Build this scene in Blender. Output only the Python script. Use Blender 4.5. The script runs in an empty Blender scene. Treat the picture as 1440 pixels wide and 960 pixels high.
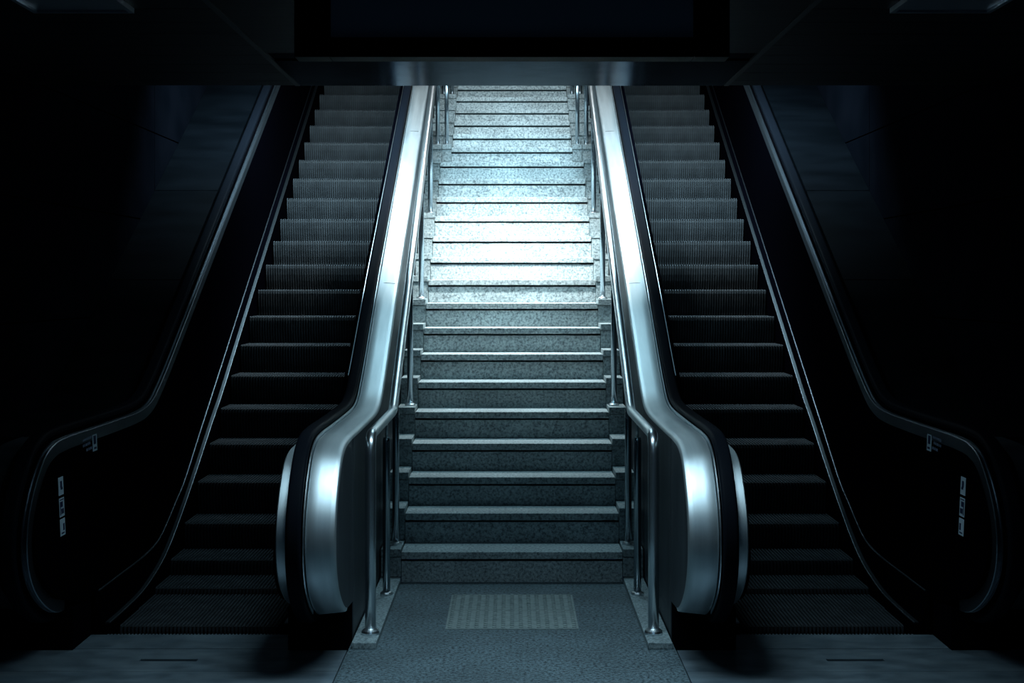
import bpy, bmesh, math, random
from mathutils import Vector
from mathutils.geometry import tessellate_polygon
random.seed(7)
SC = bpy.context.scene
COL = SC.collection

# ------------------------------------------------------------------ helpers
def link(name, bm, mat, parent=None, smooth=False, bevel=0.0, recalc=True):
    if recalc:
        bmesh.ops.recalc_face_normals(bm, faces=bm.faces[:])
    me = bpy.data.meshes.new(name)
    bm.to_mesh(me); bm.free()
    if smooth:
        for p in me.polygons: p.use_smooth = True
    o = bpy.data.objects.new(name, me)
    COL.objects.link(o)
    me.materials.append(mat)
    if parent is not None: o.parent = parent
    if bevel > 0:
        m = o.modifiers.new('bevel', 'BEVEL'); m.width = bevel; m.segments = 2
        m.limit_method = 'ANGLE'; m.angle_limit = math.radians(40)
    return o

def tag(o, label=None, cat=None, group=None, kind=None):
    if label: o['label'] = label
    if cat: o['category'] = cat
    if group: o['group'] = group
    if kind: o['kind'] = kind
    return o

def thing(name, loc, label, cat, group=None):
    o = bpy.data.objects.new(name, None); COL.objects.link(o)
    o.location = loc; o.empty_display_size = 0.1
    return tag(o, label, cat, group)

def box(bm, x0, x1, y0, y1, z0, z1):
    if x0 > x1: x0, x1 = x1, x0
    v = [bm.verts.new((x, y, z)) for z in (z0, z1) for y in (y0, y1) for x in (x0, x1)]
    for f in ((0,1,3,2),(4,6,7,5),(0,4,5,1),(2,3,7,6),(0,2,6,4),(1,5,7,3)):
        bm.faces.new([v[i] for i in f])

def prism(bm, pts, x0, x1):
    """closed outline of (y,z) points pushed from x0 to x1"""
    a = [bm.verts.new((x0, p[0], p[1])) for p in pts]
    b = [bm.verts.new((x1, p[0], p[1])) for p in pts]
    n = len(pts)
    for i in range(n):
        j = (i+1) % n
        bm.faces.new((a[i], a[j], b[j], b[i]))
    for tri in tessellate_polygon([[Vector((p[0], p[1], 0)) for p in pts]]):
        try:
            bm.faces.new([a[i] for i in tri]); bm.faces.new([b[i] for i in tri])
        except ValueError: pass

def tube(bm, pts, r, seg=14, cap=True):
    rings = []
    n = len(pts)
    P = [Vector(p) for p in pts]
    ref = Vector((1, 0, 0))
    for i in range(n):
        t = (P[min(i+1, n-1)] - P[max(i-1, 0)]).normalized()
        if abs(t.dot(ref)) > 0.95: u = Vector((0, 0, 1)).cross(t).normalized()
        else: u = (ref - t*t.dot(ref)).normalized()
        w = t.cross(u)
        rr = r[i] if isinstance(r, (list, tuple)) else r
        rings.append([bm.verts.new(P[i] + u*rr*math.cos(2*math.pi*k/seg) + w*rr*math.sin(2*math.pi*k/seg)) for k in range(seg)])
    for i in range(n-1):
        for k in range(seg):
            l = (k+1) % seg
            bm.faces.new((rings[i][k], rings[i][l], rings[i+1][l], rings[i+1][k]))
    if cap:
        bm.faces.new(rings[0][::-1]); bm.faces.new(rings[-1])

def lathe(bm, cx, cy, prof, seg=20):
    """prof = [(radius, z)...]"""
    rings = [[bm.verts.new((cx + max(r, 1e-4)*math.cos(2*math.pi*k/seg), cy + max(r, 1e-4)*math.sin(2*math.pi*k/seg), z)) for k in range(seg)] for r, z in prof]
    for i in range(len(prof)-1):
        for k in range(seg):
            l = (k+1) % seg
            bm.faces.new((rings[i][k], rings[i][l], rings[i+1][l], rings[i+1][k]))
    bm.faces.new(rings[0][::-1]); bm.faces.new(rings[-1])

def smooth_path(pts, step=0.035, max_seg=40):
    out = []
    n = len(pts)
    for i in range(n-1):
        p0 = Vector(pts[max(i-1, 0)]); p1 = Vector(pts[i]); p2 = Vector(pts[i+1]); p3 = Vector(pts[min(i+2, n-1)])
        L = (p2-p1).length
        k = max(1, min(max_seg, int(L/step)))
        t0 = 0.0
        def tj(t, a, b): return t + max((b-a).length, 1e-6)**0.5
        if i == 0: p0 = p1 + (p1-p2)*0.5
        if i == n-2: p3 = p2 + (p2-p1)*0.5
        t1 = tj(t0, p0, p1); t2 = tj(t1, p1, p2); t3 = tj(t2, p2, p3)
        for j in range(k):
            t = t1 + (t2-t1)*j/k
            a1 = p0*((t1-t)/(t1-t0)) + p1*((t-t0)/(t1-t0))
            a2 = p1*((t2-t)/(t2-t1)) + p2*((t-t1)/(t2-t1))
            a3 = p2*((t3-t)/(t3-t2)) + p3*((t-t2)/(t3-t2))
            b1 = a1*((t2-t)/(t2-t0)) + a2*((t-t0)/(t2-t0))
            b2 = a2*((t3-t)/(t3-t1)) + a3*((t-t1)/(t3-t1))
            c = b1*((t2-t)/(t2-t1)) + b2*((t-t1)/(t2-t1))
            out.append((c.x, c.y))
    out.append(tuple(pts[-1]))
    return out

def normals2(path):
    """outward normals: path runs from the foot of the newel forward, up and back"""
    res = []
    n = len(path)
    for i in range(n):
        a = Vector(path[max(i-1, 0)]); b = Vector(path[min(i+1, n-1)])
        t = (b-a).normalized()
        res.append(Vector((-t.y, t.x)))
    return res

def sweep(bm, path, sect, closed=True, s=1):
    """sect: list of (x, n)  n = offset along outward normal"""
    N = normals2(path)
    rings = []
    for (p, nn) in zip(path, N):
        rings.append([bm.verts.new((s*x, p[0]+nn.x*n, p[1]+nn.y*n)) for x, n in sect])
    m = len(sect)
    for i in range(len(path)-1):
        for k in range(m if closed else m-1):
            l = (k+1) % m
            bm.faces.new((rings[i][k], rings[i][l], rings[i+1][l], rings[i+1][k]))
    if closed:
        bm.faces.new(rings[0]); bm.faces.new(rings[-1][::-1])

def rrect(x0, x1, n0, n1, r, k=4):
    pts = []
    for cx, cy, a in ((x1-r, n1-r, 0), (x0+r, n1-r, 90), (x0+r, n0+r, 180), (x1-r, n0+r, 270)):
        for i in range(k+1):
            t = math.radians(a + 90*i/k)
            pts.append((cx + r*math.cos(t), cy + r*math.sin(t)))
    return pts

# ------------------------------------------------------------------ materials
def mat(name, col, rough=0.5, metal=0.0, spec=0.5, noise=None, bump=None, coat=0.0, aniso=0.0, rnoise=None, tint=None):
    m = bpy.data.materials.new(name); m.use_nodes = True
    nt = m.node_tree; b = nt.nodes['Principled BSDF']
    b.inputs['Base Color'].default_value = (*col, 1)
    b.inputs['Roughness'].default_value = rough
    b.inputs['Metallic'].default_value = metal
    b.inputs['Specular IOR Level'].default_value = spec
    b.inputs['Coat Weight'].default_value = coat
    b.inputs['Anisotropic'].default_value = aniso
    if tint: b.inputs['Specular Tint'].default_value = (*tint, 1)
    tc = nt.nodes.new('ShaderNodeTexCoord')
    def tex(scale, detail, stretch):
        mp = nt.nodes.new('ShaderNodeMapping'); mp.inputs['Scale'].default_value = stretch
        nt.links.new(tc.outputs['Object'], mp.inputs['Vector'])
        t = nt.nodes.new('ShaderNodeTexNoise'); t.inputs['Scale'].default_value = scale; t.inputs['Detail'].default_value = detail
        nt.links.new(mp.outputs[0], t.inputs['Vector'])
        return t
    if noise:   # (scale, detail, colA, colB, lo, hi, stretch)
        t = tex(noise[0], noise[1], noise[6] if len(noise) > 6 else (1, 1, 1))
        r = nt.nodes.new('ShaderNodeValToRGB')
        r.color_ramp.elements[0].position = noise[4]; r.color_ramp.elements[1].position = noise[5]
        r.color_ramp.elements[0].color = (*noise[2], 1); r.color_ramp.elements[1].color = (*noise[3], 1)
        nt.links.new(t.outputs['Fac'], r.inputs['Fac']); nt.links.new(r.outputs['Color'], b.inputs['Base Color'])
    if rnoise:  # (scale, lo, hi, stretch)
        t = tex(rnoise[0], 4, rnoise[3])
        mr = nt.nodes.new('ShaderNodeMapRange'); mr.inputs['From Min'].default_value = 0.3; mr.inputs['From Max'].default_value = 0.7
        mr.inputs['To Min'].default_value = rnoise[1]; mr.inputs['To Max'].default_value = rnoise[2]
        nt.links.new(t.outputs['Fac'], mr.inputs['Value']); nt.links.new(mr.outputs[0], b.inputs['Roughness'])
    if bump:    # (scale, strength, dist, stretch)
        t = tex(bump[0], 6, bump[3] if len(bump) > 3 else (1, 1, 1))
        bp = nt.nodes.new('ShaderNodeBump'); bp.inputs['Strength'].default_value = bump[1]; bp.inputs['Distance'].default_value = bump[2]
        nt.links.new(t.outputs['Fac'], bp.inputs['Height']); nt.links.new(bp.outputs[0], b.inputs['Normal'])
    return m

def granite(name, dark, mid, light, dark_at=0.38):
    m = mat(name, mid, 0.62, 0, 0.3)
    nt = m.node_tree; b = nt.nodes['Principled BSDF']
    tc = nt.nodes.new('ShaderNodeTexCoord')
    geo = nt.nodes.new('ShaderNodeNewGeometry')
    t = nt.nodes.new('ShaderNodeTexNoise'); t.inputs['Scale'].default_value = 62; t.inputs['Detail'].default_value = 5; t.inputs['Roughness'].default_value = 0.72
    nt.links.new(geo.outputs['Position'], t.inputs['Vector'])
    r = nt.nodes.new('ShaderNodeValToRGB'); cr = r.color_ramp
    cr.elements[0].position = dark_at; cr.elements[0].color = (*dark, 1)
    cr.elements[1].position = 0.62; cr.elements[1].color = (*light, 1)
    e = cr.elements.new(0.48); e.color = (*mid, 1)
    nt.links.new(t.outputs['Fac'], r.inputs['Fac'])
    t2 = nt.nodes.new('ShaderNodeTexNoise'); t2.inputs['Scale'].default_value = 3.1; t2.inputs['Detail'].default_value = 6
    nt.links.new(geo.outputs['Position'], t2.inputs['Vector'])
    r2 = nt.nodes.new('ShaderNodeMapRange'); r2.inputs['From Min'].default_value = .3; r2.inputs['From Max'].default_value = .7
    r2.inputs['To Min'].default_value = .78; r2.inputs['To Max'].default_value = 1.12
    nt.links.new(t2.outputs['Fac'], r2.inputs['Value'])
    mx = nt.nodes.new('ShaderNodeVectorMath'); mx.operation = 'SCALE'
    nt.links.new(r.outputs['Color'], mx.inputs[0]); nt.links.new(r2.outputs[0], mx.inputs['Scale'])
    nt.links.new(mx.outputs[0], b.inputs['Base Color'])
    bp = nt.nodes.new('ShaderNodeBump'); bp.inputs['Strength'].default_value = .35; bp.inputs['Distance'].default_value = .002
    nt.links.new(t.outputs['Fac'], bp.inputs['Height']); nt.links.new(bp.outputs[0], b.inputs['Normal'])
    return m

def emit(name, col, strength):
    m = bpy.data.materials.new(name); m.use_nodes = True
    nt = m.node_tree; nt.nodes.clear()
    e = nt.nodes.new('ShaderNodeEmission'); o = nt.nodes.new('ShaderNodeOutputMaterial')
    e.inputs[0].default_value = (*col, 1); e.inputs[1].default_value = strength
    nt.links.new(e.outputs[0], o.inputs[0]); return m

M = dict(
    step_stone=granite('step granite', (.11,.14,.15), (.28,.345,.36), (.46,.54,.555)),
    kerb_stone=granite('kerb granite', (.09,.12,.13), (.21,.27,.285), (.34,.41,.425)),
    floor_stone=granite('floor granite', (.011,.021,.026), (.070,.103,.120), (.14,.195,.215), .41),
    steel=mat('brushed steel', (.55,.60,.62), .48, 1.0, noise=(3, 5, (.50,.56,.58), (.59,.65,.67), .3, .7, (10,1,1)), rnoise=(4, .46, .50, (6,1,1))),
    tube=mat('polished tube steel', (.70,.76,.79), .3, 1.0),
    deckclad=mat('shaded deck sheet', (.02,.024,.03), .5, 0, .03, noise=(2.2, 6, (.0012,.002,.003), (.003,.0045,.0065), .3, .7, (1,3,1))),  # steel deck lying in the dark; its shade is put into this near-black colour
    clad=mat('dark steel cladding', (.04,.05,.06), .5, .5, .2, noise=(2.2, 6, (.025,.032,.038), (.055,.068,.08), .3, .7, (1,3,.4)), bump=(30,.05,.002,(1,1,.05))),
    panel=mat('black balustrade panel', (.001,.001,.002), .5, 0, .0),
    rubber=mat('black rubber handrail', (.0045,.006,.009), .5, 0, .015),
    post=mat('dark polished post steel', (.36,.43,.47), .24, 1.0),
    trim=mat('steel moulding', (.22,.26,.29), .35, 1.0),
    darktrim=mat('dull steel newel moulding', (.2,.235,.27), .36, 1.0),
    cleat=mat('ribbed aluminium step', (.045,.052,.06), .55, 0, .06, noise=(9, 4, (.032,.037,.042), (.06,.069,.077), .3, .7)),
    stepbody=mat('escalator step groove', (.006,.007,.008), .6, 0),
    plate=mat('worn steel floor plate', (.30,.33,.36), .5, .65, noise=(4, 8, (.12,.165,.20), (.24,.30,.34), .3, .7, (1,2.5,1)), rnoise=(8,.42,.62,(1,1,1)), bump=(60,.12,.001)),
    black=mat('black base paint', (.002,.002,.003), .7, 0, .0),
    tactile=mat('tactile paving', (.50,.54,.50), .7, 0, .3, noise=(30, 5, (.15,.19,.19), (.235,.285,.28), .3, .7)),
    ceil=mat('dark ceiling panel', (.012,.014,.018), .5, 0, .02, noise=(6,3,(.008,.010,.013),(.018,.021,.026),.3,.7,(.3,12,1))),
    soffit=mat('polished steel soffit', (.010,.015,.018), .18, 1.0, bump=(2.6,.10,.02,(1.5,1.0,1)), tint=(.08,.10,.12)),
    wall=mat('dark wall panel', (.006,.008,.014), .6, 0, .0, noise=(3,5,(.002,.003,.005),(.004,.005,.008),.3,.7)),
    shaft=mat('shaft wall paint', (.10,.12,.14), .7, 0, .3),
    seam=mat('ceiling seam strip', (.022,.027,.032), .6, 0, .1),
    frame=mat('black sign frame', (.003,.003,.004), .7, 0, .1),
    screen=mat('unlit sign face', (.65,.78,.95), .45, 0, .4),
    sticker=mat('pale sticker', (.62,.72,.78), .5, 0, .4),
    ink=mat('dark sticker print', (.02,.03,.08), .5, 0, .4),
    lettering=mat('grey sticker lettering', (.22,.25,.34), .5, 0, .4),
    housing=mat('lamp housing', (.25,.27,.29), .5, .3),
    lampoff=mat('unlit louvre', (.32,.36,.42), .35, .6),
    diffuser=emit('lamp diffuser', (.75,.93,1.0), 9.0),
    diffuser_dim=emit('dim lamp diffuser', (.35,.7,1.0), 1.2),
)

# ------------------------------------------------------------------ camera
EYE = 1.734
cd = bpy.data.cameras.new('camera'); cam = bpy.data.objects.new('camera', cd); COL.objects.link(cam)
cam.location = (0, 0, EYE); cam.rotation_euler = (math.radians(90), 0, 0)
cd.sensor_width = 36; cd.lens = 36*2010/1440; cd.shift_y = -80/1440; cd.clip_start = .05
SC.camera = cam

# ------------------------------------------------------------------ setting
WX = 2.75      # side walls
CZ = 2.89      # ceiling over the lower hall
BD = 8.30      # far edge of the hall ceiling
bm = bmesh.new()
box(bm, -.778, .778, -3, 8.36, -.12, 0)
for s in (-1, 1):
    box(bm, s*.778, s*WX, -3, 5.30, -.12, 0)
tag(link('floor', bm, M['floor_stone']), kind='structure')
for s, nm in ((-1, 'left'), (1, 'right')):
    bm = bmesh.new()
    # big wall panels with open joints (one mesh, the joints are its pattern)
    ys = [-3, -1, 1, 3, 5, 7, 9, 11, 13, 15, 17.4]
    zs = [-.12, .78, 1.52, 2.22, 2.9, 3.8, 4.7, 5.6, 6.5, 7.4, 8.6]
    for a, b in zip(ys, ys[1:]):
        for c, d in zip(zs, zs[1:]):
            box(bm, s*WX, s*(WX+.05), a+.004, b-.004, c+.005, d-.005)
    box(bm, s*(WX+.05), s*(WX+.15), -3, 17.4, -.12, 8.6)
    tag(link('wall_'+nm, bm, M['wall']), kind='structure')
# hall ceiling: side fields of planks, open seam at x = 1.24, centre field
bm = bmesh.new()
for s in (-1, 1):
    y = -3.0
    while y < BD-.01:
        y2 = min(y+.30, BD)
        box(bm, s*1.262, s*WX, y+.004, y2-.004, CZ, CZ+.03)
        y = y2
box(bm, -1.225, 1.225, -3, 7.14, CZ, CZ+.03)
box(bm, -WX, WX, -3, BD, CZ+.03, CZ+.10)
tag(link('ceiling', bm, M['ceil']), kind='structure')
for s in (-1, 1):
    bm = bmesh.new(); box(bm, s*1.230, s*1.257, -3, BD, CZ-.004, CZ+.0295)
    tag(link('trim_1', bm, M['seam']), kind='structure')
bm = bmesh.new(); box(bm, -1.225, 1.225, 7.375, BD, CZ-.002, CZ+.029)
tag(link('trim_2', bm, M['soffit']), kind='structure')
bm = bmesh.new(); box(bm, -1.225, 1.225, 7.145, 7.365, CZ+.004, CZ+.029)
tag(link('trim_3', bm, M['soffit']), kind='structure')
# shaft above: header wall, sloping ceiling, end wall
def shz(y): return 4.15 + (y-BD)*.56
bm = bmesh.new(); box(bm, -WX, WX, BD-.12, BD, CZ+.101, shz(BD)+.02)
tag(link('wall_front', bm, M['shaft']), kind='structure')
bm = bmesh.new()
prism(bm, [(BD-.12, shz(BD-.12)+.09), (17.4, shz(17.4)+.02), (17.4, shz(17.4)+.14), (BD-.12, shz(BD-.12)+.2)], -WX, WX)
tag(link('ceiling', bm, M['shaft']), kind='structure')
bm = bmesh.new(); box(bm, -WX, WX, 17.4, 17.55, -.12, shz(17.4)+.1)
tag(link('wall_back', bm, M['shaft']), kind='structure')

# ------------------------------------------------------------------ staircase
G = .30
def nose(k): return G*(27.75+k-1)
def top(k): return .1772*k if k <= 16 else 2.992+(k-17)*.1552
def halfw(k): return .6445 if k <= 16 else .555
KMAX = 27
stairs = thing('staircase', (0, nose(1), 0), 'wide grey granite staircase rising between the two escalators, brightly lit halfway up', 'stairs')
def put(o, root):
    o.parent = root; o.matrix_parent_inverse.identity()
    for v in o.data.vertices: v.co -= Vector(root.location)
    return o
for k in range(1, KMAX+1):
    y, z, w = nose(k), top(k), halfw(k)
    zb = top(k-1) if k > 1 else 0
    bm = bmesh.new()
    # tread slab with slightly wavering worn front edge
    n = 40
    back = y+G+.03
    for a in range(n):
        pass
    xs = [-w + 2*w*i/n for i in range(n+1)]
    e = [random.uniform(-.0012, .0012) for _ in xs]
    A = [bm.verts.new((x, y+d, z)) for x, d in zip(xs, e)]
    B = [bm.verts.new((x, y+d, z-.042)) for x, d in zip(xs, e)]
    C_ = [bm.verts.new((x, back, z)) for x in xs]
    D_ = [bm.verts.new((x, back, z-.042)) for x in xs]
    for i in range(n):
        bm.faces.new((A[i], A[i+1], B[i+1], B[i])); bm.faces.new((A[i], C_[i], C_[i+1], A[i+1]))
        bm.faces.new((B[i], B[i+1], D_[i+1], D_[i])); bm.faces.new((C_[i], D_[i], D_[i+1], C_[i+1]))
    bm.faces.new((A[0], B[0], D_[0], C_[0])); bm.faces.new((A[n], C_[n], D_[n], B[n]))
    put(link('tread', bm, M['step_stone'], bevel=.0035), stairs)
    bm = bmesh.new()
    box(bm, -w, w, y+.014, y+.060, zb, z-.056)
    put(link('riser', bm, M['step_stone']), stairs)
    # stepped side blocks with cap stones
    for s in (-1, 1):
        cols = [(.6475, .764)] if k <= 16 else [(.558, .6435), (.6475, .764)]
        for (xa, xb) in cols:
            if k == 1 and False: continue
            up = .016 if k == 1 else .03
            zb2 = (zb + (.03 if k > 1 else .031))
            if k == 2: zb2 = zb+.016
            bm = bmesh.new(); box(bm, s*xa, s*xb, y+.002, y+G+.02, z+up-.045, z+up)
            c = put(link('kerb_cap', bm, M['kerb_stone'], bevel=.003), stairs)
            bm = bmesh.new(); box(bm, s*xa, s*xb, y+.010, y+G-.002, zb2+.001, z+up-.049)
            box(bm, s*xa, s*xb, y+.03, y+G-.03, z+up-.050, z+up-.044)
            put(link('kerb_block', bm, M['kerb_stone']), stairs)
# solid core that carries the steps
bm = bmesh.new()
pts = [(nose(1)+.061, -.0)]
for k in range(1, KMAX+1):
    pts.append((nose(k)+.061, top(k)-.043))
    pts.append((nose(k)+G+.061, top(k)-.043))
pts.append((nose(KMAX)+G+.061, 0))
q = [pts[0]]
for p in pts[1:]:
    if (Vector(p)-Vector(q[-1])).length > 1e-4: q.append(p)
prism(bm, q, -.55, .55)
put(link('core', bm, M['kerb_stone']), stairs)
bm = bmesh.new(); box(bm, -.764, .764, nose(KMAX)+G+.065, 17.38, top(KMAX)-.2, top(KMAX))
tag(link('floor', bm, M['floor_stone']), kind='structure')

# low granite plinths at the foot of the railings
for s, sd in ((-1, 'left'), (1, 'right')):
    bm = bmesh.new(); box(bm, s*.6465, s*.764, 6.80, 8.325, 0, .031)
    o = link('granite_plinth', bm, M['kerb_stone'], bevel=.003)
    tag(o, f'low flat granite plinth under the foot of the {sd} stair railing', 'plinth', 'plinths beside the stair foot')

# tactile paving tiles in front of the stairs
for i, (ya, yb, lab) in enumerate(((7.60, 7.98, 'pale studded tactile paving tile in the floor, the one nearer the stairs'),
                                   (7.19, 7.594, 'pale studded tactile paving tile in the floor, the one farther from the stairs'))):
    bm = bmesh.new(); box(bm, -.336, .336, ya, yb, .0, .004)
    o = link('tactile_tile', bm, M['tactile'])
    tag(o, lab, 'tactile paving', 'tactile tiles before the stairs')
    bm = bmesh.new()
    ny = 9
    for a in range(15):
        for b in range(ny):
            cx = -.315 + .045*a; cy = ya + (yb-ya)*(b+.5)/ny
            lathe(bm, cx, cy, [(.012, .0035), (.010, .0085), (.008, .0100)], 8)
    st = link('studs', bm, M['tactile'], o, smooth=False)
    st['kind'] = 'stuff'

# ------------------------------------------------------------------ stair railings
RX = .690
def rail_z(y):
    z = 1.734 + (y-9.53)*.5907
    if y > nose(17)+.1: z = 1.734 + (nose(17)+.1-9.53)*.5907 + (y-nose(17)-.1)*.5173
    return z
for s, sd in ((-1, 'left'), (1, 'right')):
    root = thing('stair_railing', (s*RX, 6.97, .031), f'long stainless steel tube railing on posts along the {sd} edge of the granite stairs', 'railing', 'outer stair railings')
    yb = 9.53 - (1.734-1.0)/.5907
    pts = [(s*RX, 6.97, .06), (s*RX, 6.97, .5), (s*RX, 6.97, .90)]
    for a in range(1, 7):
        t = math.radians(90*a/6); pts.append((s*RX, 6.97+.085*(1-math.cos(t)), .915+.085*math.sin(t)))
    pts += [(s*RX, 7.4, 1.0), (s*RX, yb-.07, 1.0), (s*RX, yb-.035, 1.003), (s*RX, yb, 1.012), (s*RX, yb+.035, 1.027), (s*RX, yb+.075, rail_z(yb+.075))]
    y = yb+.4
    while y < 16.4: pts.append((s*RX, y, rail_z(y))); y += .35
    bm = bmesh.new(); tube(bm, pts, .0265, 20)
    put(link('handrail_tube', bm, M['tube'], smooth=True), root)
    bm = bmesh.new()
    lathe(bm, s*RX, 6.97, [(.044, .0315), (.045, .040), (.041, .050), (.033, .056), (.028, .0605)], 24)
    put(link('base_collar', bm, M['tube'], smooth=False), root)
    spots = [(7.86, .031)] + [(nose(k)+.16, top(k)+(.016 if k == 1 else .03)) for k in (1, 5, 9, 13, 17, 21, 25)]
    for (py, pz) in spots:
        zt = (1.0 if py < yb else rail_z(py))
        bm = bmesh.new(); tube(bm, [(s*RX, py, pz+.010), (s*RX, py, zt-.125), (s*RX, py, zt-.105)], [.0205, .0205, .017], 16)
        p = put(link('post', bm, M['post'], smooth=True), root)
        bm = bmesh.new(); tube(bm, [(s*RX, py, zt-.104), (s*RX, py, zt-.026)], .0075, 8)
        b = put(link('bracket', bm, M['tube'], smooth=True), root); b.parent = p
        bm = bmesh.new(); lathe(bm, s*RX, py, [(.036, pz+.0005), (.036, pz+.008), (.030, pz+.015), (.0215, pz+.018)], 18)
        b = put(link('base_collar', bm, M['tube']), root); b.parent = p
    # short inner railing where the stairs narrow
    IX = .607
    root = thing('stair_railing', (s*IX, nose(17)+.16, top(17)+.03), f'inner steel railing on the {sd} of the narrower top flight of the stairs', 'railing', 'inner upper stair railings')
    pts = [(s*IX, nose(17)+.02, top(17)+.93)]
    y = nose(17)+.3
    while y < 16.4: pts.append((s*IX, y, top(17)+.93 + (y-nose(17)-.02)*.5173)); y += .4
    bm = bmesh.new(); tube(bm, pts, .021, 16)
    put(link('handrail_tube', bm, M['tube'], smooth=True), root)
    for k in (17, 21, 25):
        py = nose(k)+.16; pz = top(k)+.03; zt = top(17)+.93 + (py-nose(17)-.02)*.5173
        bm = bmesh.new(); tube(bm, [(s*IX, py, pz+.010), (s*IX, py, zt-.02)], .0195, 16)
        p = put(link('post', bm, M['post'], smooth=True), root)
        bm = bmesh.new(); lathe(bm, s*IX, py, [(.034, pz+.0005), (.034, pz+.008), (.028, pz+.014), (.021, pz+.017)], 18)
        b = put(link('base_collar', bm, M['tube']), root); b.parent = p

# ------------------------------------------------------------------ escalators
INC = .56
YEND = 16.2
def incl(y): return 1.734 + (y-9.66)*INC
P_pts = [(6.80,.195), (6.62,.215), (6.45,.285), (6.31,.385), (6.235,.49), (6.215,.60), (6.238,.71), (6.30,.81), (6.375,.89), (6.47,.96), (6.60,1.0), (6.78,1.012),
         (7.2,1.012), (7.7,1.012), (8.05,1.016), (8.25,1.030), (8.42,1.068), (8.60,1.148), (8.8,1.252), (9.1,incl(9.1)), (9.66,1.734), (11,incl(11)), (13,incl(13)), (YEND,incl(YEND))]
P = smooth_path(P_pts)
# the balustrade beside the stairs rises a touch flatter
PI_ = smooth_path([p for p in P_pts if p[0] < 9.7] + [(y, 1.734+(y-9.66)*.53) for y in (10.4, 11.6, 13, 14.6, YEND)])
i_newel = next(i for i, p in enumerate(P) if p[0] > 7.15 and p[1] > .9)
L_pts = [(6.80,.195), (7.1,.198), (7.5,.20), (8.1,.208), (8.4,.24), (8.62,.315), (8.8,.39)] + [(y, .776+(y-9.535)*.5745) for y in (9.0, 9.535, 10.4, 11.5, 13, 14.6, YEND)]
L = smooth_path(L_pts, .06)
K_pts = [(7.075,.045), (7.4,.048), (7.75,.062), (7.97,.092), (8.2,.140), (8.4,.207), (8.756,.37), (9.17,.585), (9.6,.82), (9.86,.952)] + [(y, .952+(y-9.86)*.578) for y in (10.5, 11.5, 13, 14.6, YEND)]
K = smooth_path(K_pts, .06)
def lerp_path(path, y):
    for a, b in zip(path, path[1:]):
        if a[0] <= y <= b[0]:
            t = (y-a[0])/max(b[0]-a[0], 1e-6); return a[1]+(b[1]-a[1])*t
    return path[-1][1] if y > path[-1][0] else path[0][1]

# one ribbed escalator step (shared mesh): nosing at y=0,z=0, centred on x=0
SW = .43
def step_meshes():
    prof_t = [(.352, 0), (.0, 0)]
    bmc = bmesh.new()
    n = 44; pit = 2*SW/n
    rp = [(.002, -.006), (.000, -.030), (.006, -.080), (.016, -.130), (.030, -.180), (.040, -.235)]
    for i in range(n):
        xa = -SW + pit*i + pit*.24; xb = xa + pit*.46
        outline = [(.352, 0), (.010, 0)] + rp + [(rp[-1][0]+.012, rp[-1][1]), (rp[-2][0]+.012, rp[-2][1]), (rp[-3][0]+.012, rp[-3][1]), (.020, -.03), (.022, -.012), (.352, -.012)]
        prism(bmc, outline, xa, xb)
    bmb = bmesh.new()
    prism(bmb, [(.356, -.011), (.014, -.011), (.012, -.03), (.016, -.080), (.026, -.130), (.040, -.180), (.050, -.236), (.10, -.236), (.356, -.06)], -SW, SW)
    return bmc, bmb
def mesh_of(bm, name, m):
    bmesh.ops.recalc_face_normals(bm, faces=bm.faces[:])
    me = bpy.data.meshes.new(name); bm.to_mesh(me); bm.free(); me.materials.append(m); return me
bmc, bmb = step_meshes()
ME_CLEAT = mesh_of(bmc, 'step cleats', M['cleat']); ME_BODY = mesh_of(bmb, 'step body', M['stepbody'])

step_pos = [(7.09+.36*j, z) for j, z in enumerate((.0, .0, .0))]
step_pos = []
for j in range(-13, 14):
    y = 11.597+.36*j
    if y < 7.0: continue
    if j >= -8: z = 1.734+(y-11.31)*INC
    else: z = {-9: .128, -10: .040, -11: .004, -12: .0}.get(j, 0)
    step_pos.append((y, z))

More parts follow.
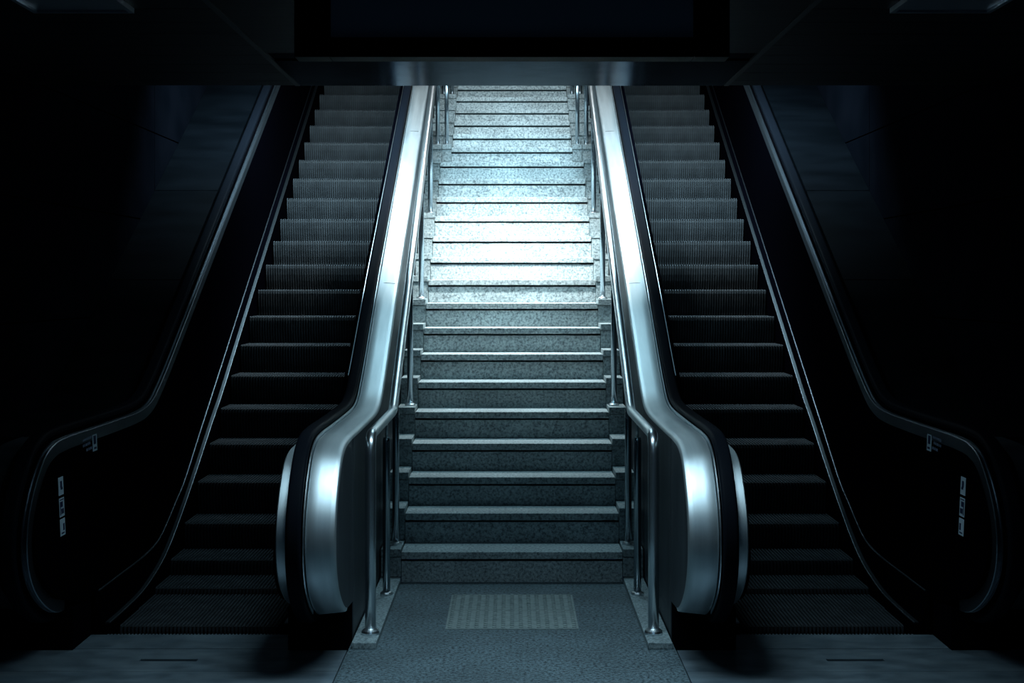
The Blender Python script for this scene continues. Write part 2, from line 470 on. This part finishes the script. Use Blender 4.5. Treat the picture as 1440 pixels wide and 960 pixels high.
P_OUT = P
def build_escalator(s, sd, od):
    cx = s*1.57
    root = thing('escalator', (cx, 7.07, 0), f'stopped dark escalator with ribbed steps and black handrails on the {sd} side of the stairs', 'escalator', 'escalators flanking the stairs')
    def add(name, bm, m, parent=None, smooth=False, bevel=0, label=None):
        o = put(link(name, bm, m, smooth=smooth, bevel=bevel), root)
        if parent: o.parent = parent
        if label: o['label'] = label
        return o
    # steps
    for (y, z) in step_pos:
        b = bpy.data.objects.new('step', ME_BODY); COL.objects.link(b); b.parent = root
        b.location = (0, y-7.07, z)
        c = bpy.data.objects.new('cleats', ME_CLEAT); COL.objects.link(c); c.parent = b
    # landing plates
    bm = bmesh.new(); box(bm, s*.782, s*2.68, 6.797, 7.068, -.03, .004)
    n = 50; pit = 2*SW/n
    for i in range(n):
        xa = cx - SW + pit*i - pit*.2
        box(bm, xa, xa+pit*.4, 7.068, 7.088, -.012, .003)
    add('comb_plate', bm, M['plate'], bevel=0)
    for (ya, yb) in ((6.397, 6.788),):
        bm = bmesh.new()
        # plate with a real slot in it
        sx0, sx1, sy0, sy1 = 1.45, 1.715, 6.568, 6.606
        box(bm, s*.782, s*sx0, ya, yb, -.03, .004); box(bm, s*sx1, s*2.68, ya, yb, -.03, .004)
        box(bm, s*sx0, s*sx1, ya, sy0, -.03, .004); box(bm, s*sx0, s*sx1, sy1, yb, -.03, .004)
        fp = add('floor_plate', bm, M['plate'])
        bm = bmesh.new(); box(bm, s*sx0, s*sx1, sy0, sy1, -.03, -.018)
        add('lifting_slot', bm, M['black'], fp)
    bm = bmesh.new(); box(bm, s*.782, s*2.68, 5.305, 6.392, -.03, .0045)
    add('floor_plate', bm, M['plate'])
    # black pit under the flat steps
    bm = bmesh.new(); box(bm, s*.79, s*2.745, 5.31, 17.35, -.34, -.30)
    add('pit', bm, M['black'])

    # ---- balustrade next to the stairs
    P = PI_
    sect = [(.767, -.22), (.767, -.022), (.769, -.009), (.776, -.004), (.797, -.001), (.85, .004), (.894, .0085), (.899, .006), (.901, .000), (.901, -.035), (.90, -.22)]
    bm = bmesh.new(); sweep(bm, P[4:], sect[1:-1], closed=True, s=s)
    d = add('deck_cover', bm, M['steel'], smooth=True, label='bright brushed steel cover beside the black handrail, curving down over the newel')
    es = d.modifiers.new('es', 'EDGE_SPLIT'); es.split_angle = math.radians(50)
    # cross joints in the cover
    bm = bmesh.new()
    for yy in (9.67, 12.1, 14.6):
        zz = lerp_path([q for q in P if q[0] > 7], yy)+.0072
        tube(bm, [(s*.790, yy, zz-.0042), (s*.84, yy, zz-.0008), (s*.895, yy, zz-.0022)], .0013, 5)
    add('joint', bm, M['clad'], d)
    # outer side cladding facing the stairs (follows the balustrade outline)
    bm = bmesh.new()
    N = normals2(P)
    offs = [(p[0]+n.x*-.016, p[1]+n.y*-.016) for p, n in zip(P, N)]
    out = [p for p in offs[3:]]
    fr = [p for p in out if p[0] <= 6.93 or p[1] < .9]
    fr = [p for p in offs if p[0] <= 6.93 and p[1] > .19]
    poly = fr + [(6.93, .20)]
    prism(bm, poly, s*.771, s*.90)
    add('newel_side', bm, M['clad'], bevel=.004)
    tops = [p for p in offs if p[1] > .9 and p[0] > 6.94]
    ycuts = [6.936, 8.36, 10.4, 12.4, 14.4, YEND]
    for a, b in zip(ycuts, ycuts[1:]):
        seg = [p for p in tops if a+.004 <= p[0] <= b-.004]
        def zat(y): return lerp_path(tops, y)
        pl = [(a+.003, zat(a+.003))] + seg + [(b-.003, zat(b-.003))]
        lo = [(b-.003, 0.001), (a+.003, .001)]
        bm = bmesh.new(); prism(bm, pl+lo, s*.771, s*.90)
        add('side_cladding', bm, M['clad'])
    # handrail base channel and handrail
    def handrail(xc, tag_):
        sect = rrect(xc-.034, xc+.034, .004, .046, .0165, 5)
        bm = bmesh.new(); sweep(bm, P[2:], sect, True, s)
        add('handrail', bm, M['rubber'], smooth=True)
    bm = bmesh.new(); sweep(bm, P, [(.906, -.05), (.906, -.012), (.914, -.012), (.914, .003), (.984, .003), (.984, -.05)], True, s)
    add('handrail_guide', bm, M['black'])
    handrail(.949, 'inner')
    bm = bmesh.new(); sweep(bm, P[8:], [(.904, -.011), (.904, .020), (.909, .020), (.909, -.011)], True, s)
    add('bright_edge', bm, M['tube'])
    bm = bmesh.new(); sweep(bm, [p for p in P if p[0] > 8.62], [(.985, -.02), (.985, .026), (.990, .026), (.990, -.02)], True, s)  # strip added to draw the thin highlight along the handrail's step side
    add('bright_edge', bm, M['tube'])
    # inner newel moulding (bright crescent)
    bm = bmesh.new()
    cres = [p for p in P[:i_newel]]
    sect = [(.985, -.10), (.985, -.046), (1.01, -.042), (1.032, -.041), (1.038, -.048), (1.039, -.10)]
    N = normals2(P)
    sub = P[3:]
    idx = [i for i, p in enumerate(P) if (p[0] < 7.0)]
    pp = [P[i] for i in idx][3:]
    sweep(bm, pp, sect, True, s)
    c = add('newel_moulding', bm, M['steel'], smooth=True, label='bright curved steel moulding on the step side of the newel')
    es = c.modifiers.new('es', 'EDGE_SPLIT'); es.split_angle = math.radians(50)
    # panel towards the steps
    def inner_panel(P, xt, xb, th):
        upper = [(p[0]+n.x*-.06, p[1]+n.y*-.06) for p, n in zip(P, normals2(P))][4:]
        upper = upper[::2] + ([upper[-1]] if (len(upper)-1) % 2 else [])
        lower = [(p[0], p[1]) for p in L if p[0] > 6.9][::-1]
        tp = [(p[0], p[1]) for p in upper if p[1] > .85]
        def ztop(y): return lerp_path([q for q in tp if q[0] > 7], y)
        for c0, c1 in ((0, 8.08), (8.08, YEND+1)):
            up_ = [p for p in upper if c0 <= p[0] < c1]; lo_ = [p for p in lower if c0 <= p[0] < c1]
            if c0 == 0:
                poly = up_ + [(8.077, ztop(8.077)), (8.077, lerp_path(L, 8.077))] + lo_
            else:
                poly = [(8.083, ztop(8.083))] + up_ + lo_ + [(8.083, lerp_path(L, 8.083))]
            pan = panel_piece(poly, xt, xb, th, c0 == 0)
            if c0 == 0: first = pan
        return first
    def panel_piece(poly, xt, xb, th, flat):
        bm = bmesh.new()
        def X(p):
            t = (p[1]-(.198 if flat else lerp_path(L, p[0])))/.78
            if not flat: t = max(0, min(1, t))
            return xb+(xt-xb)*t
        a = [bm.verts.new((s*X(p), p[0], p[1])) for p in poly]
        b = [bm.verts.new((s*(X(p)+th), p[0], p[1])) for p in poly]
        n = len(poly)
        for i in range(n):
            j = (i+1) % n; bm.faces.new((a[i], a[j], b[j], b[i]))
        for tri in tessellate_polygon([[Vector((p[0], p[1], 0)) for p in poly]]):
            try: bm.faces.new([a[i] for i in tri]); bm.faces.new([b[i] for i in tri])
            except ValueError: pass
        return add('balustrade_panel', bm, M['panel'])
    inner_panel(P, 1.030, 1.065, -.03)
    P = P_OUT
    pn = inner_panel(P, 2.110, 2.075, .03)
    # base box under the newel
    bm = bmesh.new(); box(bm, s*.776, s*1.06, 6.765, 7.06, .0045, .20)
    add('newel_base', bm, M['black'])
    bm = bmesh.new(); box(bm, s*2.08, s*2.36, 6.765, 7.06, .0045, .20)
    add('newel_base', bm, M['black'])
    # skirts, decks and mouldings both sides of the steps
    def Kx(x): return x
    for (xs, xk, xl, side) in ((2.006, 2.03, 2.075, 1), (1.134, 1.11, 1.065, -1)):
        bm = bmesh.new()
        ys = [7.10+.12*i for i in range(int((YEND-7.10)/.12)+1)]
        ring = []
        for y in ys:
            zk, zl = lerp_path(K, y), lerp_path(L, y)
            ring.append([bm.verts.new((s*xs, y, zk-.55)), bm.verts.new((s*xs, y, zk-.004)), bm.verts.new((s*xk, y, zk-.002)),
                         bm.verts.new((s*xl, y, zl-.002)), bm.verts.new((s*xl, y, zk-.55))])
        for a, b in zip(ring, ring[1:]):
            for i in range(5):
                j = (i+1) % 5; bm.faces.new((a[i], a[j], b[j], b[i]))
        bm.faces.new(ring[0]); bm.faces.new(ring[-1][::-1])
        add('skirt', bm, M['panel'])
        bm = bmesh.new(); sweep(bm, [p for p in K if p[0] > 7.1], rrect(min(xs, xk)-.001, max(xs, xk)+.001, -.002, .006, .003, 2), True, s)
        add('skirt_moulding', bm, M['trim'] if side > 0 else M['tube'])
        bm = bmesh.new(); sweep(bm, [p for p in L if p[0] > 7.1], rrect(xl-.007, xl+.004, -.002, .006, .0025, 2), True, s)
        add('panel_moulding', bm, M['darktrim'])
    # ---- outer balustrade against the wall
    bm = bmesh.new(); sweep(bm, P[2:], [(2.108, -.06), (2.108, -.004), (2.111, 0), (2.116, 0), (2.118, -.008), (2.130, -.008), (2.132, 0), (2.136, 0), (2.140, -.006), (2.140, -.06)], True, s)
    add('newel_moulding', bm, M['darktrim'])
    bm = bmesh.new(); sweep(bm, P, [(2.141, -.05), (2.141, -.02), (2.150, -.02), (2.150, .003), (2.216, .003), (2.216, -.05)], True, s)
    add('handrail_guide', bm, M['black'])
    sect = rrect(2.185-.036, 2.185+.036, .004, .046, .0165, 5)
    bm = bmesh.new(); sweep(bm, P[2:], sect, True, s)
    add('handrail', bm, M['rubber'], smooth=True)
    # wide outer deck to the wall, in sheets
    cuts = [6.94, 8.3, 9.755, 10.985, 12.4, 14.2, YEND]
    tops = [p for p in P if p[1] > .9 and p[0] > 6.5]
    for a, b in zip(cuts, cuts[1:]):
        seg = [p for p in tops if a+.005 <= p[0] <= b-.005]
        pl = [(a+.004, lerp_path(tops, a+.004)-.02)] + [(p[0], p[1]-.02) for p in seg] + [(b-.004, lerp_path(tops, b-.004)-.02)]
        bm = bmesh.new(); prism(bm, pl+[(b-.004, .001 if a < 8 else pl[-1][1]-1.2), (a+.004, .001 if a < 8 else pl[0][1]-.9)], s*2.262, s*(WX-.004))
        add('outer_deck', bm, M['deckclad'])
    # outer side of the wall newel
    poly = [(p[0]+n.x*-.016, p[1]+n.y*-.016) for p, n in zip(P, normals2(P)) if p[0] <= 6.93 and p[1] > .19] + [(6.93, .20)]
    bm = bmesh.new(); prism(bm, poly, s*2.262, s*2.37)
    add('newel_side', bm, M['clad'], bevel=.004)
    # stickers on the wall-side panel (height z, centre y)
    def onpanel(y, z, e=.002):
        t = (z-.198)/.78; return 2.075+.035*t - e
    def patch(bm, y0, y1, z0, z1, e=.002, lean=0.0):
        q = []
        for (y, z) in ((y0, z0), (y1, z0), (y1, z1), (y0, z1)):
            yy = y + lean*(z-.69)
            q.append((onpanel(yy, z, e), yy, z))
        a = [bm.verts.new((s*x, y, z)) for x, y, z in q]; b = [bm.verts.new((s*(x+.0012), y, z)) for x, y, z in q]
        bm.faces.new(a); bm.faces.new(b[::-1])
        for i in range(4):
            j = (i+1) % 4; bm.faces.new((a[i], b[i], b[j], a[j]))
    yc = 6.655
    for (za, zb, kind) in ((.755, .838, 0), (.655, .742, 1), (.567, .645, 2)):
        bm = bmesh.new(); patch(bm, yc-.036, yc+.036, za, zb)
        st = add('sticker', bm, M['sticker'], pn, label='pale pictogram sticker on the black panel')
        bm = bmesh.new()
        h = zb-za
        if kind == 0:
            patch(bm, yc-.012, yc+.012, za+h*.42, za+h*.78, .0035); patch(bm, yc-.006, yc+.02, za+h*.3, za+h*.42, .0035)
        elif kind == 1:
            patch(bm, yc-.026, yc+.026, za+h*.88, za+h*.93, .0035); patch(bm, yc-.02, yc+.012, za+h*.52, za+h*.8, .0035)
            patch(bm, yc-.012, yc+.024, za+h*.15, za+h*.42, .0035); patch(bm, yc-.028, yc-.02, za+h*.1, za+h*.8, .0035)
        else:
            patch(bm, yc+.004, yc+.024, za+h*.3, za+h*.7, .0035); patch(bm, yc-.02, yc+.02, za+h*.12, za+h*.2, .0035)
        add('pictogram', bm, M['ink'], st)
    # notice: pale strip and lines of small lettering
    bm = bmesh.new(); patch(bm, 7.18, 7.255, .895, .99)
    st = add('notice_sticker', bm, M['sticker'], pn, label='small pale notice strip with lettering beside it')
    bm = bmesh.new(); patch(bm, 7.195, 7.235, .93, .972, .0035); patch(bm, 7.20, 7.24, .905, .915, .0035)
    add('pictogram', bm, M['ink'], st)
    bm = bmesh.new()
    rnd = random.Random(3)
    for r in range(3):
        y = 7.02 + .05*(r == 2)
        while y < 7.15:
            w_ = rnd.uniform(.012, .03); z0 = .965-.027*r + (7.15-y)*-.03
            patch(bm, y, y+w_, z0, z0+.013, .002); y += w_+.009
    add('lettering', bm, M['lettering'], st)
    return root

build_escalator(-1, 'left', 'right')
build_escalator(1, 'right', 'left')

# ------------------------------------------------------------------ overhead sign
sg = thing('hanging_sign', (0, 5.5, CZ), 'wide black framed overhead sign with an unlit grey face, fixed under the ceiling', 'sign')
bm = bmesh.new()
x1 = 306.5/2010*5.5; zb = EYE+320/2010*5.5; zi = EYE+348/2010*5.5; xi = 256.5/2010*5.5
box(bm, -x1, -xi, 5.5, 5.62, zb, CZ-.002); box(bm, xi, x1, 5.5, 5.62, zb, CZ-.002)
box(bm, -xi, xi, 5.5, 5.62, zb, zi); box(bm, -xi, xi, 5.56, 5.62, zi, CZ-.002)
put(link('frame', bm, M['frame'], bevel=.004), sg)
bm = bmesh.new(); box(bm, -xi+.002, xi-.002, 5.518, 5.558, zi+.002, CZ-.004)
put(link('sign_face', bm, M['screen']), sg)

# unlit recessed louvre lights high at both picture edges
for s, sd in ((-1, 'left'), (1, 'right')):
    lt = thing('ceiling_light', (s*1.78, 5.75, CZ), f'unlit recessed ceiling light fitting above the {sd} escalator landing', 'ceiling light', 'unlit ceiling lights')
    bm = bmesh.new()
    box(bm, s*1.58, s*1.60, 5.45, 5.98, CZ-.022, CZ-.001); box(bm, s*1.98, s*2.0, 5.45, 5.98, CZ-.022, CZ-.001)
    box(bm, s*1.60, s*1.98, 5.45, 5.47, CZ-.022, CZ-.001); box(bm, s*1.60, s*1.98, 5.96, 5.98, CZ-.022, CZ-.001)
    put(link('frame', bm, M['lampoff']), lt)
    bm = bmesh.new(); box(bm, s*1.602, s*1.978, 5.472, 5.958, CZ-.012, CZ-.002)
    put(link('louvre', bm, M['lampoff']), lt)

# ------------------------------------------------------------------ lamps
def lamp(loc, sx, sy, power, col, spread, label, dif, rod=0.0, group=None, tilt=0):
    x, y, z = loc
    t = thing('ceiling_light', loc, label, 'ceiling light', group)
    bm = bmesh.new(); box(bm, x-sx/2-.02, x+sx/2+.02, y-sy/2-.02, y+sy/2+.02, z, z+.05)
    put(link('housing', bm, M['housing'], bevel=.004), t)
    bm = bmesh.new(); box(bm, x-sx/2, x+sx/2, y-sy/2, y+sy/2, z-.006, z-.0005)
    put(link('diffuser', bm, dif), t)
    if rod:
        for q in (-1, 1):
            bm = bmesh.new(); tube(bm, [(x+q*sx*.4, y, z+.05), (x+q*sx*.4, y, z+.05+rod)], .006, 8)
            put(link('suspension_rod', bm, M['housing']), t)
    ld = bpy.data.lights.new('lamp_light', 'AREA'); ld.shape = 'RECTANGLE'; ld.size = sx; ld.size_y = sy
    ld.energy = power; ld.color = col; ld.spread = math.radians(spread)
    lo = bpy.data.objects.new('lamp_light', ld); COL.objects.link(lo); lo.location = (x, y, z-.012)
    lo.rotation_euler = (math.radians(tilt), 0, 0)
    return t

def rodlen(y, z): return shz(y)+.02-z-.05+.03
lamp((0, 10.65, 3.5), 1.0, .16, 120, (.95,1.0,1.0), 104, 'bright suspended tube light over the middle of the stairs', M['diffuser'], rodlen(10.65, 3.5), tilt=18)
lamp((0, 12.5, 4.9), 1.0, .16, 42, (.97,.99,1.0), 125, 'suspended tube light behind the brightest one, over the upper stairs', M['diffuser'], rodlen(12.5, 4.9), tilt=22)
lamp((0, 9.5, 4.2), 1.0, .16, 16, (.50,.84,1.0), 110, 'added fill light hung just behind the hall ceiling edge, brightening the lower stairs', M['diffuser_dim'], rodlen(9.5, 4.2))  # added fill, brightens the lower steel covers and treads
for s, sd in ((-1, 'left'), (1, 'right')):
    lamp((s*1.45, 11.0, 4.4), .8, .12, 165, (.60,.87,1.0), 122, f'dim suspended tube light over the {sd} escalator', M['diffuser_dim'], rodlen(11.0, 4.4), 'shaft lights over the escalators', tilt=31)
lamp((0, 5.95, CZ-.052), 1.5, .55, 18, (.60,.86,1.0), 92, 'wide flush ceiling light hidden behind the overhead sign', M['diffuser_dim'])
lamp((0, 2.6, CZ-.052), 1.2, .3, 4, (.36,.68,1.0), 170, 'added dim fill light under the hall ceiling before the escalators', M['diffuser_dim'])  # added fill, lifts the sign face, newel fronts and lower risers

w = bpy.data.worlds.new('world'); SC.world = w; w.use_nodes = True
w.node_tree.nodes['Background'].inputs[0].default_value = (.10, .22, .75, 1)
w.node_tree.nodes['Background'].inputs[1].default_value = .012

vs = SC.view_settings
vs.view_transform = 'Standard'; vs.look = 'None'; vs.gamma = 1; vs.exposure = 0; vs.use_curve_mapping = False
